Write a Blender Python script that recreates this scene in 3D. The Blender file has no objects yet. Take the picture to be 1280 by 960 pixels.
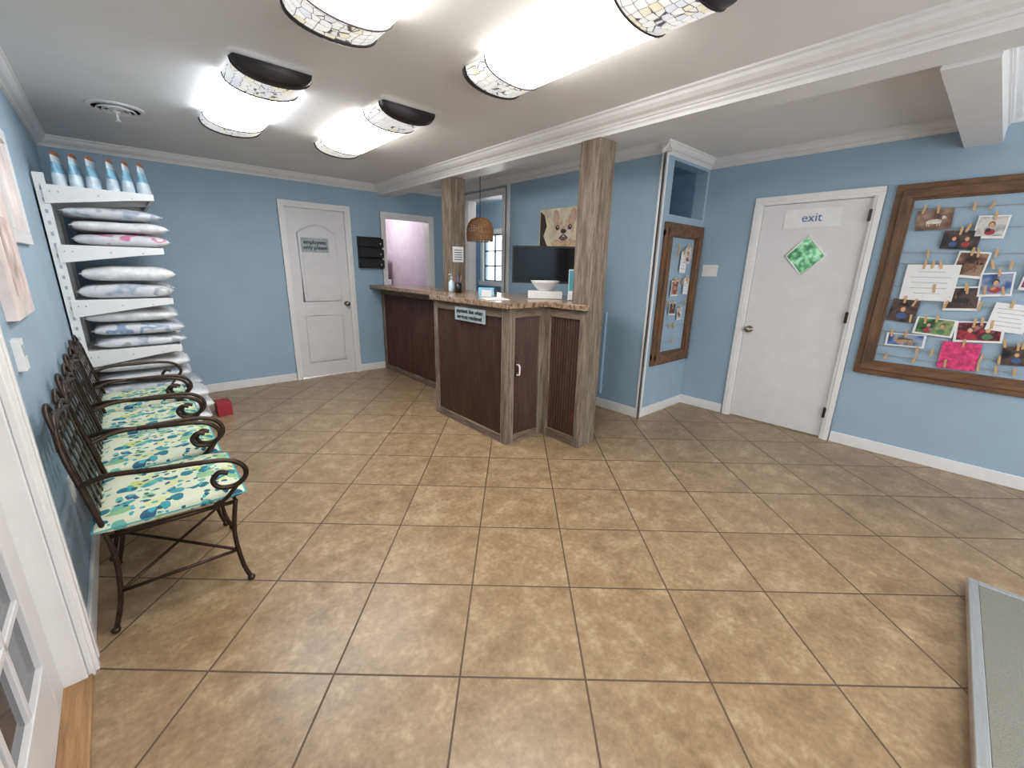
import bpy, random
from math import *
from mathutils import Vector, Matrix
random.seed(4)
sc=bpy.context.scene
sc.view_settings.view_transform='Standard'
sc.view_settings.exposure=.18
# ---------------------------------------------------------------- materials
def L(c):
    return tuple(((x/255)/12.92 if x<=10 else ((x/255+.055)/1.055)**2.4) for x in c)+(1,)
def newmat(name):
    m=bpy.data.materials.new(name); m.use_nodes=True
    nt=m.node_tree; b=nt.nodes['Principled BSDF']; return m,nt,b
def N(nt,t,**k):
    n=nt.nodes.new(t)
    for a,v in k.items(): setattr(n,a,v)
    return n
def coords(nt,scale=(1,1,1),rot=(0,0,0),kind='Object'):
    tc=N(nt,'ShaderNodeTexCoord'); mp=N(nt,'ShaderNodeMapping')
    mp.inputs['Scale'].default_value=scale; mp.inputs['Rotation'].default_value=rot
    nt.links.new(tc.outputs[kind],mp.inputs['Vector']); return mp.outputs['Vector']
def ramp(nt,fac,stops,interp='LINEAR'):
    r=N(nt,'ShaderNodeValToRGB'); r.color_ramp.interpolation=interp
    e=r.color_ramp.elements
    while len(e)<len(stops): e.new(.5)
    for i,(p,c) in enumerate(stops): e[i].position=p; e[i].color=c
    nt.links.new(fac,r.inputs['Fac']); return r.outputs['Color']
def mat(name,col,rough=.5,metal=0,var=.04,vs=8,bump=0,bs=60,emit=0,spec=.5,scale=(1,1,1)):
    m,nt,b=newmat(name)
    c=L(col); v=coords(nt,scale)
    n=N(nt,'ShaderNodeTexNoise'); n.inputs['Scale'].default_value=vs; n.inputs['Detail'].default_value=3
    nt.links.new(v,n.inputs['Vector'])
    lo=tuple(max(0,x*(1-var*2)) for x in c[:3])+(1,); hi=tuple(min(1,x*(1+var*2)) for x in c[:3])+(1,)
    col_o=ramp(nt,n.outputs['Fac'],[(.3,lo),(.7,hi)])
    nt.links.new(col_o,b.inputs['Base Color'])
    b.inputs['Roughness'].default_value=rough; b.inputs['Metallic'].default_value=metal
    b.inputs['Specular IOR Level'].default_value=spec
    if bump:
        n2=N(nt,'ShaderNodeTexNoise'); n2.inputs['Scale'].default_value=bs; nt.links.new(v,n2.inputs['Vector'])
        bp=N(nt,'ShaderNodeBump'); bp.inputs['Strength'].default_value=bump; bp.inputs['Distance'].default_value=.01
        nt.links.new(n2.outputs['Fac'],bp.inputs['Height']); nt.links.new(bp.outputs['Normal'],b.inputs['Normal'])
    return m
def woodmat(name,stops,scale=(14,14,1.2),rough=.75,bump=.4,ns=3.0):
    m,nt,b=newmat(name)
    v=coords(nt,scale)
    n=N(nt,'ShaderNodeTexNoise'); n.inputs['Scale'].default_value=ns; n.inputs['Detail'].default_value=8; n.inputs['Roughness'].default_value=.65
    nt.links.new(v,n.inputs['Vector'])
    c=ramp(nt,n.outputs['Fac'],stops)
    nt.links.new(c,b.inputs['Base Color']); b.inputs['Roughness'].default_value=rough
    bp=N(nt,'ShaderNodeBump'); bp.inputs['Strength'].default_value=bump; bp.inputs['Distance'].default_value=.01
    nt.links.new(n.outputs['Fac'],bp.inputs['Height']); nt.links.new(bp.outputs['Normal'],b.inputs['Normal'])
    return m
BLUE=mat('blue_wall_paint',(150,173,190),.55,var=.02,vs=3,bump=.05,bs=120)
CEIL=mat('ceiling_paint',(226,225,224),.7,var=.015,vs=2)
WHITE=mat('white_trim_paint',(224,223,222),.35,var=.015)
DOORW=mat('white_door_paint',(214,213,214),.4,var=.015)
GREYW=mat('dark_grille',(40,40,42),.5)
LAV=mat('lavender_wall_paint',(192,182,196),.6)
IRON=mat('bronze_iron',(62,50,42),.42,.75,var=.15,vs=30)
BLACK=mat('black_plastic',(24,24,27),.35)
SCREEN=mat('dark_screen',(14,15,18),.15)
BRONZE=mat('dark_bronze_metal',(44,38,40),.4,.3)
STEEL=mat('brushed_steel',(200,201,200),.28,.7,scale=(1,30,1))
NICKEL=mat('satin_nickel',(150,142,132),.28,1)
RUBBER=mat('grey_rubber_mat',(122,121,112),.6,var=.08,vs=200,bump=.3,bs=300)
PAPER=mat('white_paper',(228,228,228),.7,var=.02)
SIGN=mat('galvanised_sign',(160,172,176),.5,var=.08,vs=20)
INK=mat('black_ink',(30,32,36),.6)
BLUEINK=mat('blue_ink',(70,110,165),.6)
TWINE=mat('twine',(160,140,110),.8)
CLIP=mat('wood_clothespin',(196,160,115),.6)
WICKER=woodmat('wicker_rattan',[(.3,L((130,82,46))),(.6,L((196,142,90))),(.8,L((228,184,130)))],(30,30,60),.6)
BULB=mat('frosted_bulb',(240,230,210),.4)
BARN=woodmat('weathered_barnwood',[(.25,L((64,52,44))),(.45,L((106,93,81))),(.6,L((138,126,112))),(.8,L((110,82,60)))])
BARNH=woodmat('weathered_barnwood_horizontal',[(.25,L((56,46,40))),(.45,L((98,84,72))),(.65,L((132,118,102))),(.8,L((106,76,54)))],(1.5,1.5,16))
FRAMEW=woodmat('brown_stained_wood',[(.3,L((70,46,30))),(.5,L((104,72,46))),(.75,L((134,98,64)))],(8,2,8),.55)
FRAMEV=woodmat('brown_stained_wood_upright',[(.3,L((66,44,30))),(.5,L((100,70,45))),(.75,L((130,94,62)))],(10,10,1.5),.55)
OAK=woodmat('oak_threshold',[(.3,L((124,90,58))),(.6,L((166,128,88)))],(20,1.5,8),.5,.1)
CORR=woodmat('rusty_corrugated_panel',[(.25,L((42,25,21))),(.5,L((66,39,32))),(.8,L((90,58,48)))],(5,5,1.0),.5,.15)
TEALC=mat('teal_card',(70,160,175),.5)
RED=mat('red_box',(150,34,44),.5)
PINK=mat('hot_pink_card',(204,60,112),.5,var=.2,vs=40)
POUCH=mat('blue_pouch',(128,178,202),.35,var=.2,vs=20)
POUCHW=mat('white_pouch',(196,212,222),.35,var=.1,vs=20)
RUST=mat('rust_orange_label',(150,92,60),.5)
BAGW=mat('white_bag_film',(216,216,217),.33,var=.08,vs=16,bump=.5,bs=22)
GLASS=mat('dark_window_glass',(58,66,80),.08,var=.1,vs=3)
PINKART=mat('pale_pink_canvas',(220,208,205),.7,var=.12,vs=5)
FGREY=mat('grey_window_bars',(110,116,126),.5)
def printmat(name,c2,c3,o):
    m,nt,b=newmat(name); v=coords(nt,(1,1.6,1))
    n=N(nt,'ShaderNodeTexNoise',noise_dimensions='4D'); n.inputs['W'].default_value=o; n.inputs['Scale'].default_value=5; n.inputs['Detail'].default_value=2; nt.links.new(v,n.inputs['Vector'])
    W_=L((208,208,210))
    nt.links.new(ramp(nt,n.outputs['Fac'],[(.0,W_),(.38,W_),(.40,L(c2)),(.43,L(c2)),(.45,W_),(.58,L((198,200,204))),(.62,L(c3)),(.75,W_)]),b.inputs['Base Color']); b.inputs['Roughness'].default_value=.33
    n2=N(nt,'ShaderNodeTexNoise'); n2.inputs['Scale'].default_value=20; nt.links.new(v,n2.inputs['Vector'])
    bp=N(nt,'ShaderNodeBump'); bp.inputs['Strength'].default_value=.6; bp.inputs['Distance'].default_value=.012
    nt.links.new(n2.outputs['Fac'],bp.inputs['Height']); nt.links.new(bp.outputs['Normal'],b.inputs['Normal']); return m
BAGB=printmat('blue_printed_bag',(132,152,180),(172,178,188),2)
BAGP=printmat('pink_printed_bag',(196,120,150),(188,180,186),4)
BAGK=printmat('grey_printed_bag',(156,160,166),(150,160,176),6)

# granite counter
m,nt,b=newmat('speckled_laminate'); v=coords(nt)
n=N(nt,'ShaderNodeTexNoise'); n.inputs['Scale'].default_value=40; n.inputs['Detail'].default_value=6; n.inputs['Roughness'].default_value=.8
nt.links.new(v,n.inputs['Vector'])
nt.links.new(ramp(nt,n.outputs['Fac'],[(.34,L((60,44,36))),(.45,L((118,92,74))),(.55,L((168,144,118))),(.68,L((92,68,54)))]),b.inputs['Base Color'])
b.inputs['Roughness'].default_value=.22; GRAN=m

# floor tile
m,nt,b=newmat('brown_ceramic_tile'); TAU,GX,GY,S=.7250,-.1664,1.1809,.4572
tc=N(nt,'ShaderNodeTexCoord'); 
def dot(vec):
    d=N(nt,'ShaderNodeVectorMath',operation='DOT_PRODUCT'); nt.links.new(tc.outputs['Object'],d.inputs[0]); d.inputs[1].default_value=vec; return d.outputs['Value']
def mth(op,a,b2=None,c=None):
    q=N(nt,'ShaderNodeMath',operation=op)
    for i,x in enumerate((a,b2,c)):
        if x is None: continue
        if isinstance(x,(int,float)): q.inputs[i].default_value=x
        else: nt.links.new(x,q.inputs[i])
    return q.outputs[0]
gi=mth('DIVIDE',mth('SUBTRACT',dot((cos(TAU),-sin(TAU),0)),GX),S)
gj=mth('DIVIDE',mth('SUBTRACT',dot((sin(TAU),cos(TAU),0)),GY),S)
def edge(g):
    fr=mth('FRACT',mth('ADD',g,50.0)); return mth('SUBTRACT',.5,mth('ABSOLUTE',mth('SUBTRACT',fr,.5)))
ed=mth('MINIMUM',edge(gi),edge(gj))
gm=N(nt,'ShaderNodeMapRange',interpolation_type='SMOOTHSTEP'); gm.inputs['From Min'].default_value=.005; gm.inputs['From Max'].default_value=.011
nt.links.new(ed,gm.inputs['Value']); tilemask=gm.outputs['Result']
cell=N(nt,'ShaderNodeCombineXYZ'); nt.links.new(mth('FLOOR',gi),cell.inputs[0]); nt.links.new(mth('FLOOR',gj),cell.inputs[1])
wn=N(nt,'ShaderNodeTexWhiteNoise'); nt.links.new(cell.outputs[0],wn.inputs['Vector'])
off=N(nt,'ShaderNodeVectorMath',operation='MULTIPLY_ADD'); nt.links.new(wn.outputs['Color'],off.inputs[0]); off.inputs[1].default_value=(20,20,20); nt.links.new(tc.outputs['Object'],off.inputs[2])
n1=N(nt,'ShaderNodeTexNoise'); n1.inputs['Scale'].default_value=7.5; n1.inputs['Detail'].default_value=9; n1.inputs['Roughness'].default_value=.74; n1.inputs['Distortion'].default_value=.15
nt.links.new(off.outputs[0],n1.inputs['Vector'])
n2=N(nt,'ShaderNodeTexNoise'); n2.inputs['Scale'].default_value=45; n2.inputs['Detail'].default_value=5; nt.links.new(off.outputs[0],n2.inputs['Vector'])
mixf=mth('ADD',mth('MULTIPLY',n1.outputs['Fac'],.75),mth('MULTIPLY',n2.outputs['Fac'],.25))
mixf=mth('ADD',mixf,mth('MULTIPLY',mth('SUBTRACT',wn.outputs['Value'],.5),.03))
tcol=ramp(nt,mixf,[(.36,L((124,100,73))),(.46,L((142,117,88))),(.53,L((153,128,98))),(.63,L((174,151,120)))])
mx=N(nt,'ShaderNodeMix',data_type='RGBA'); nt.links.new(tilemask,mx.inputs['Factor']); mx.inputs['A'].default_value=L((86,68,54)); nt.links.new(tcol,mx.inputs['B'])
nt.links.new(mx.outputs['Result'],b.inputs['Base Color'])
rr=mth('SUBTRACT',.76,mth('MULTIPLY',tilemask,.42)); rr=mth('ADD',rr,mth('MULTIPLY',mth('SUBTRACT',n1.outputs['Fac'],.5),.2)); nt.links.new(rr,b.inputs['Roughness'])
bp=N(nt,'ShaderNodeBump'); bp.inputs['Strength'].default_value=.2; bp.inputs['Distance'].default_value=.003
nt.links.new(mth('ADD',tilemask,mth('MULTIPLY',n1.outputs['Fac'],.5)),bp.inputs['Height']); nt.links.new(bp.outputs['Normal'],b.inputs['Normal'])
TILE=m

# floral fabric
m,nt,b=newmat('floral_fabric'); v=coords(nt)
nz=N(nt,'ShaderNodeTexNoise'); nz.inputs['Scale'].default_value=14; nt.links.new(v,nz.inputs['Vector'])
ad=N(nt,'ShaderNodeVectorMath',operation='MULTIPLY_ADD'); nt.links.new(nz.outputs['Color'],ad.inputs[0]); ad.inputs[1].default_value=(.05,.05,.05); nt.links.new(v,ad.inputs[2])
base=L((202,208,184))
cur=None
for sc_,thr,stops in [(13,.5,[(0,L((184,194,118))),(.4,L((134,176,128))),(.7,L((200,204,150)))]),(18,.44,[(0,L((36,112,128))),(.35,L((62,148,154))),(.6,L((46,92,120))),(.8,L((104,168,152)))]),(30,.34,[(0,L((24,86,106))),(.5,L((70,158,168)))])]:
    vo=N(nt,'ShaderNodeTexVoronoi'); vo.inputs['Scale'].default_value=sc_; nt.links.new(ad.outputs[0],vo.inputs['Vector'])
    sep=N(nt,'ShaderNodeSeparateColor'); nt.links.new(vo.outputs['Color'],sep.inputs[0])
    cc=ramp(nt,sep.outputs[0],stops,'CONSTANT')
    lt=N(nt,'ShaderNodeMath',operation='LESS_THAN'); nt.links.new(vo.outputs['Distance'],lt.inputs[0]); lt.inputs[1].default_value=thr
    gt=N(nt,'ShaderNodeMath',operation='GREATER_THAN'); nt.links.new(sep.outputs[1],gt.inputs[0]); gt.inputs[1].default_value=.32
    mu=N(nt,'ShaderNodeMath',operation='MULTIPLY'); nt.links.new(lt.outputs[0],mu.inputs[0]); nt.links.new(gt.outputs[0],mu.inputs[1])
    x=N(nt,'ShaderNodeMix',data_type='RGBA'); nt.links.new(mu.outputs[0],x.inputs['Factor'])
    if cur is None: x.inputs['A'].default_value=base
    else: nt.links.new(cur,x.inputs['A'])
    nt.links.new(cc,x.inputs['B']); cur=x.outputs['Result']
nt.links.new(cur,b.inputs['Base Color']); b.inputs['Roughness'].default_value=.85
FLORAL=m
PIPING=mat('teal_piping',(60,150,160),.8)

def glow(name,col,strength,lattice=False):
    m,nt,b=newmat(name)
    b.inputs['Base Color'].default_value=L(col)
    b.inputs['Roughness'].default_value=.4
    if lattice:
        v=coords(nt,(1,1,.6))
        vo=N(nt,'ShaderNodeTexVoronoi',feature='DISTANCE_TO_EDGE'); vo.inputs['Scale'].default_value=26; vo.inputs['Randomness'].default_value=.4
        nt.links.new(v,vo.inputs['Vector'])
        vo2=N(nt,'ShaderNodeTexVoronoi'); vo2.inputs['Scale'].default_value=26; vo2.inputs['Randomness'].default_value=.4; nt.links.new(v,vo2.inputs['Vector'])
        sep=N(nt,'ShaderNodeSeparateColor'); nt.links.new(vo2.outputs['Color'],sep.inputs[0])
        gl=ramp(nt,sep.outputs[0],[(0,L((238,238,236))),(.72,L((232,226,200))),(.85,L((220,224,232)))],'CONSTANT')
        ln=ramp(nt,vo.outputs['Distance'],[(.02,(0,0,0,1)),(.045,(1,1,1,1))])
        mm=N(nt,'ShaderNodeMix',data_type='RGBA'); nt.links.new(ln,mm.inputs['Factor']); mm.inputs['A'].default_value=L((90,82,84)); nt.links.new(gl,mm.inputs['B'])
        nt.links.new(mm.outputs['Result'],b.inputs['Base Color']); nt.links.new(mm.outputs['Result'],b.inputs['Emission Color'])
    else: b.inputs['Emission Color'].default_value=L(col)
    b.inputs['Emission Strength'].default_value=strength
    return m
LENS=glow('fluorescent_lens',(255,250,243),17)
LENSC=glow('fluorescent_lens_cool',(238,246,255),17)
LATT=glow('stained_glass_lattice',(255,250,240),.6,True)
# outdoor foliage
m,nt,b=newmat('leaf_foliage'); v=coords(nt)
vo=N(nt,'ShaderNodeTexNoise'); vo.inputs['Scale'].default_value=16; vo.inputs['Detail'].default_value=5; nt.links.new(v,vo.inputs['Vector'])
nt.links.new(ramp(nt,vo.outputs['Fac'],[(.35,L((44,90,56))),(.5,L((88,140,92))),(.65,L((150,186,150)))]),b.inputs['Base Color']); LEAF=m
# photo prints
def photomat(name,cols,sc_=18,o=0):
    m,nt,b=newmat(name); v=coords(nt)
    vo=N(nt,'ShaderNodeTexNoise',noise_dimensions='4D'); vo.inputs['W'].default_value=o; vo.inputs['Scale'].default_value=sc_; vo.inputs['Detail'].default_value=2; nt.links.new(v,vo.inputs['Vector'])
    st=[(.3+.4*i/(len(cols)-1),L(c)) for i,c in enumerate(cols)]
    nt.links.new(ramp(nt,vo.outputs['Fac'],st),b.inputs['Base Color']); b.inputs['Roughness'].default_value=.3; return m
PH_DARK=photomat('photo_print_dark',[(20,20,24),(54,44,44),(90,74,66),(34,32,44)],12,1)
PH_BLUE=photomat('photo_print_blue',[(30,40,70),(70,100,150),(150,160,180),(40,60,60)],10,3)
PH_GREEN=photomat('photo_print_green',[(30,50,36),(80,120,70),(150,160,110),(70,80,50)],12,5)
PH_SEPIA=photomat('photo_print_sepia',[(54,36,34),(110,78,66),(160,130,110),(70,48,50)],10,7)
PH_RED=photomat('photo_print_red',[(110,24,40),(170,60,70),(60,26,40),(190,120,120)],12,9)
PH_PK=photomat('photo_print_pink',[(210,110,145),(225,170,188),(160,70,110),(220,200,205)],12,11)
PH_COL=photomat('photo_print_colour',[(60,90,60),(180,150,120),(150,60,60),(60,80,130)],14,13)
PH_LT=photomat('photo_print_light',[(150,145,138),(210,206,200),(110,118,124)],12,15)
FURS=[mat('fur_tan',(176,138,100),.6,var=.2,vs=60),mat('fur_white',(206,198,188),.6,var=.15,vs=60),mat('fur_black',(50,44,44),.6,var=.2,vs=60),mat('fur_brown',(120,84,62),.6,var=.2,vs=60),mat('fur_grey',(134,128,124),.6,var=.2,vs=60)]
SKIN=mat('portrait_skin',(206,160,132),.6,var=.1,vs=40)
CLOTH=[mat('portrait_blue_shirt',(70,92,140),.7),mat('portrait_red_shirt',(160,60,66),.7),mat('portrait_green_shirt',(80,120,84),.7)]

# ---------------------------------------------------------------- mesh builder
class MB:
    def __init__(s): s.v=[];s.f=[];s.m=[];s.sm=[];s.mats=[]
    def mi(s,mt):
        if mt not in s.mats: s.mats.append(mt)
        return s.mats.index(mt)
    def add(s,vs,fs,mt,smooth=False):
        o=len(s.v); k=s.mi(mt); s.v+= [tuple(p) for p in vs]
        for f in fs: s.f.append([i+o for i in f]); s.m.append(k); s.sm.append(smooth)
    def box(s,x0,x1,y0,y1,z0,z1,mt,M=None):
        x0,x1=sorted((x0,x1));y0,y1=sorted((y0,y1));z0,z1=sorted((z0,z1))
        vs=[Vector(p) for p in [(x0,y0,z0),(x1,y0,z0),(x1,y1,z0),(x0,y1,z0),(x0,y0,z1),(x1,y0,z1),(x1,y1,z1),(x0,y1,z1)]]
        if M: vs=[M@p for p in vs]
        s.add(vs,[(0,3,2,1),(4,5,6,7),(0,1,5,4),(1,2,6,5),(2,3,7,6),(3,0,4,7)],mt)
    def prism(s,pts,d,mt,M=None,smooth=False):
        pts=[Vector(p) for p in pts]; d=Vector(d); n=len(pts)
        vs=pts+[p+d for p in pts]
        if M: vs=[M@p for p in vs]
        s.add(vs,[tuple(range(n))[::-1],tuple(range(n,2*n))]+[(i,(i+1)%n,(i+1)%n+n,i+n) for i in range(n)],mt,smooth)
    def tube(s,pts,r,mt,n=8,M=None,closed=False):
        pts=[Vector(p) for p in pts]; k=len(pts); vs=[];fs=[]
        up=None
        for i,p in enumerate(pts):
            a=pts[(i-1)%k] if (closed or i>0) else p; c=pts[(i+1)%k] if (closed or i<k-1) else p
            t=(c-a).normalized()
            if up is None:
                up=Vector((0,0,1)) if abs(t.z)<.9 else Vector((1,0,0))
            e=up-t*up.dot(t)
            if e.length<1e-4: e=t.orthogonal()
            e.normalize(); up=e; g=t.cross(e)
            rr=r[i] if isinstance(r,(list,tuple)) else r
            for j in range(n):
                q=2*pi*j/n; vs.append(p+(e*cos(q)+g*sin(q))*rr)
        if M: vs=[M@p for p in vs]
        for i in range(k if closed else k-1):
            for j in range(n):
                a=i*n+j;b_=i*n+(j+1)%n;i2=(i+1)%k
                fs.append((a,b_,i2*n+(j+1)%n,i2*n+j))
        if not closed: fs+= [tuple(range(n))[::-1],tuple(range((k-1)*n,k*n))]
        s.add(vs,fs,mt,True)
    def lathe(s,prof,c,mt,n=24,M=None):
        vs=[];fs=[];c=Vector(c)
        for r_,z in prof:
            for j in range(n): q=2*pi*j/n; vs.append(c+Vector((r_*cos(q),r_*sin(q),z)))
        if M: vs=[M@p for p in vs]
        for i in range(len(prof)-1):
            for j in range(n): fs.append((i*n+j,i*n+(j+1)%n,(i+1)*n+(j+1)%n,(i+1)*n+j))
        if prof[0][0]>1e-4: fs.append(tuple(range(n))[::-1])
        if prof[-1][0]>1e-4: fs.append(tuple(range((len(prof)-1)*n,len(prof)*n)))
        s.add(vs,fs,mt,True)
    def ring(s,prof,c,mt,n=32):
        vs=[];fs=[];c=Vector(c);k=len(prof)
        for r_,z in prof:
            for j in range(n): q=2*pi*j/n; vs.append(c+Vector((r_*cos(q),r_*sin(q),z)))
        for i in range(k):
            for j in range(n): i2=(i+1)%k; fs.append((i*n+j,i*n+(j+1)%n,i2*n+(j+1)%n,i2*n+j))
        s.add(vs,fs,mt,True)
    def sphere(s,c,r,mt,n=12,sz=1,M=None):
        s.lathe([(max(1e-5,r*sin(pi*i/n)),-r*sz*cos(pi*i/n)) for i in range(n+1)],c,mt,n*2,M)
    def pillow(s,c,sx,sy,sz,mt,mt2=None,n=14,seed=0,band=(-.35,.35),M=None,axis=0,pw=(3.2,4),ex=.42,wb=1,pn=.06):
        rnd=random.Random(seed); ph=[rnd.uniform(0,6) for _ in range(6)]
        vs=[];fs1=[];fs2=[]; cx,cy,cz=c
        for side in (1,-1):
            for i in range(n+1):
                for j in range(n+1):
                    u=-1+2*i/n; w=-1+2*j/n
                    uu=sin(u*pi/2);ww=sin(w*pi/2)
                    h=((1-abs(uu)**pw[0])*(1-abs(ww)**pw[1]))**ex if abs(uu)<.9999 and abs(ww)<.9999 else 0
                    h=max(0,h)
                    wob=1+ wb*(.10*sin(3*uu+ph[0])+.07*sin(5*ww+ph[1])+.05*sin(7*uu+4*ww+ph[2])) 
                    pin=1-pn*abs(uu)**4
                    z=h*sz*wob if side>0 else -h*sz
                    vs.append(Vector((cx+uu*sx,cy+ww*sy*pin,cz+z)))
        if M: vs=[M@p for p in vs]
        for k in (0,1):
            o=k*(n+1)**2
            for i in range(n):
                for j in range(n):
                    a=o+i*(n+1)+j
                    f=(a,a+n+1,a+n+2,a+1); 
                    if k: f=f[::-1]
                    fs1.append(f)
        s.add(vs,fs1,mt,True)
    def build(s,name,bevel=0,parent=None,loc=None,weld=False):
        me=bpy.data.meshes.new(name); me.from_pydata(s.v,[],s.f); 
        for mt in s.mats: me.materials.append(mt)
        me.polygons.foreach_set('material_index',s.m); me.polygons.foreach_set('use_smooth',s.sm); me.update()
        ob=bpy.data.objects.new(name,me); sc.collection.objects.link(ob)
        if loc: ob.location=loc
        if parent: ob.parent=parent
        if weld:
            w=ob.modifiers.new('weld','WELD'); w.merge_threshold=.0005
        if bevel:
            bm=ob.modifiers.new('bevel','BEVEL'); bm.width=bevel; bm.segments=2; bm.limit_method='ANGLE'; bm.angle_limit=radians(50)
        return ob
PHI=.027; PIV=Vector((-.345,1.9,0))
LM=Matrix.Translation(PIV)@Matrix.Rotation(PHI,4,'Z')@Matrix.Translation(-PIV)
def onleft(ob): ob.matrix_world=LM; return ob
def text(body,name,size,loc,rotM,mt,parent,align='CENTER',ext=.0008,bold=0):
    cu=bpy.data.curves.new(name,'FONT'); cu.body=body; cu.size=size; cu.align_x=align; cu.align_y='CENTER'; cu.extrude=ext; cu.offset=bold
    ob=bpy.data.objects.new(name,cu); cu.materials.append(mt); sc.collection.objects.link(ob)
    ob.matrix_world=Matrix.Translation(loc)@rotM.to_4x4()
    if parent: ob.parent=parent
    return ob
def frame3(x,y):
    x=Vector(x);y=Vector(y);z=x.cross(y); return Matrix((x,y,z)).transposed()
ON_V=frame3((1,0,0),(0,0,1))
ON_U=frame3((0,-1,0),(0,0,1))
def smoothpts(p,n=6):
    p=[Vector(q) for q in p]; out=[]
    for i in range(len(p)-1):
        a=p[max(i-1,0)];b_=p[i];c=p[i+1];d=p[min(i+2,len(p)-1)]
        for k in range(n):
            t=k/n
            out.append(.5*((2*b_)+(c-a)*t+(2*a-5*b_+4*c-d)*t*t+(3*b_-a-3*c+d)*t**3))
    out.append(p[-1]); return out

# ---------------------------------------------------------------- room constants
UL,UE,VB,VS,US,ZC,ZR=-.35,4.488,5.685,2.158,3.62,2.45,2.51
VF=-2.3
b_=MB(); b_.box(-.7,6.2,VF-.1,8.2,-.1,0,TILE); b_.build('floor')
b_=MB(); b_.box(UL-.3,2.7,VF-.1,VB+.12,ZC,ZC+.12,CEIL); b_.box(2.7,UE+.15,VF-.1,VB+.12,ZR,ZR+.12,CEIL); b_.build('ceiling')
def wallV(name,V,t,u0,u1,z1,op,mt=BLUE,w=None):
    w=w or MB(); cuts=sorted(op); x=u0
    for (a,c,zl,zh) in cuts:
        if a>x: w.box(x,a,V,V+t,0,z1,mt)
        if zl>0: w.box(a,c,V,V+t,0,zl,mt)
        if zh<z1: w.box(a,c,V,V+t,zh,z1,mt)
        x=c
    if x<u1: w.box(x,u1,V,V+t,0,z1,mt)
    return w.build(name)
def wallU(name,U,t,v0,v1,z1,op,mt=BLUE):
    w=MB(); x=v0
    for (a,c,zl,zh) in sorted(op):
        if a>x: w.box(U,U+t,x,a,0,z1,mt)
        if zl>0: w.box(U,U+t,a,c,0,zl,mt)
        if zh<z1: w.box(U,U+t,a,c,zh,z1,mt)
        x=c
    if x<v1: w.box(U,U+t,x,v1,0,z1,mt)
    return w.build(name)
onleft(wallU('wall_left',UL,-.12,VF-.1,VB+.12,2.5,[(.95,1.84,0,2.06)]))
wallV('wall_back',VB,.12,UL-.25,US+.12,2.6,[(1.42,2.135,0,2.09),(2.66,3.35,0,2.07)])
wallU('wall_reception',US,.12,VS,VB,2.6,[(4.33,5.08,0,2.33)])
w=MB(); NB=mat('niche_dark_blue',(104,134,160),.6)  # niche lining, a darker blue than the walls around it
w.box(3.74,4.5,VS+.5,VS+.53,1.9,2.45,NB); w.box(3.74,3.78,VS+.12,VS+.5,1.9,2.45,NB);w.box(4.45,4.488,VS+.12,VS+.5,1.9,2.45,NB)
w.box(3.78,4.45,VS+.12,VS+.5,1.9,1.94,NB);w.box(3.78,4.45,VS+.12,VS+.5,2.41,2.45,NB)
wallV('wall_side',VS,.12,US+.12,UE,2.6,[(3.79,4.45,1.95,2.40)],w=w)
wallU('wall_right',UE,.14,VF,VS+.12,2.6,[(.80,1.62,0,2.055)])
wallV('wall_front',VF,-.12,UL-.05,UE+.14,2.6,[(.2,4.1,.5,2.25)])
w=MB()
for u in (.2,1.17,2.13,3.1,4.06): w.box(u,u+.04,VF-.08,VF-.03,.5,2.25,WHITE)
for z in (.5,2.21): w.box(.2,4.1,VF-.08,VF-.03,z,z+.04,WHITE)
w.build('fill_window')  # unseen window behind the camera, added to let in fill light
w=MB()
w.box(2.2,2.26,VB+.12,8.1,0,2.5,LAV);w.box(3.56,3.62,VB+.12,8.1,0,2.5,LAV);w.box(2.2,3.62,8.1,8.16,0,2.5,LAV);w.box(2.2,3.62,VB+.12,8.16,2.5,2.56,CEIL)
w.build('wall_back_room')
wallU('wall_hall',4.95,.1,3.5,7.2,2.6,[(5.86,6.45,1.2,2.02)])
w=MB()
w.box(3.74,5.05,3.44,3.5,0,2.6,BLUE);w.box(3.74,5.05,7.2,7.26,0,2.6,BLUE);w.box(3.62,3.74,VB+.12,7.2,0,2.6,BLUE);w.box(3.62,5.05,3.44,7.26,2.55,2.62,CEIL)
w.build('wall_hall_side')
w=MB()
for v in (5.86,6.14,6.425): w.box(4.96,4.99,v,v+.025,1.2,2.02,FGREY)
for z in (1.2,1.46,1.72,1.995): w.box(4.96,4.99,5.86,6.45,z,z+.025,FGREY)
w.box(4.92,4.95,5.78,5.86,1.12,2.1,WHITE);w.box(4.92,4.95,6.45,6.53,1.12,2.1,WHITE);w.box(4.92,4.95,5.78,6.53,2.02,2.1,WHITE);w.box(4.90,4.95,5.76,6.55,1.12,1.2,WHITE)
w.build('window_2')
w=MB(); w.box(3.12,3.5,7.3,7.7,0,1.2,WHITE); w.build('white_cabinet',.01)
w=MB(); w.box(3.15,3.45,7.32,7.6,1.201,1.62,RED); w.box(3.14,3.46,7.31,7.61,1.56,1.63,PAPER); w.build('red_storage_box',.01)
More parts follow.
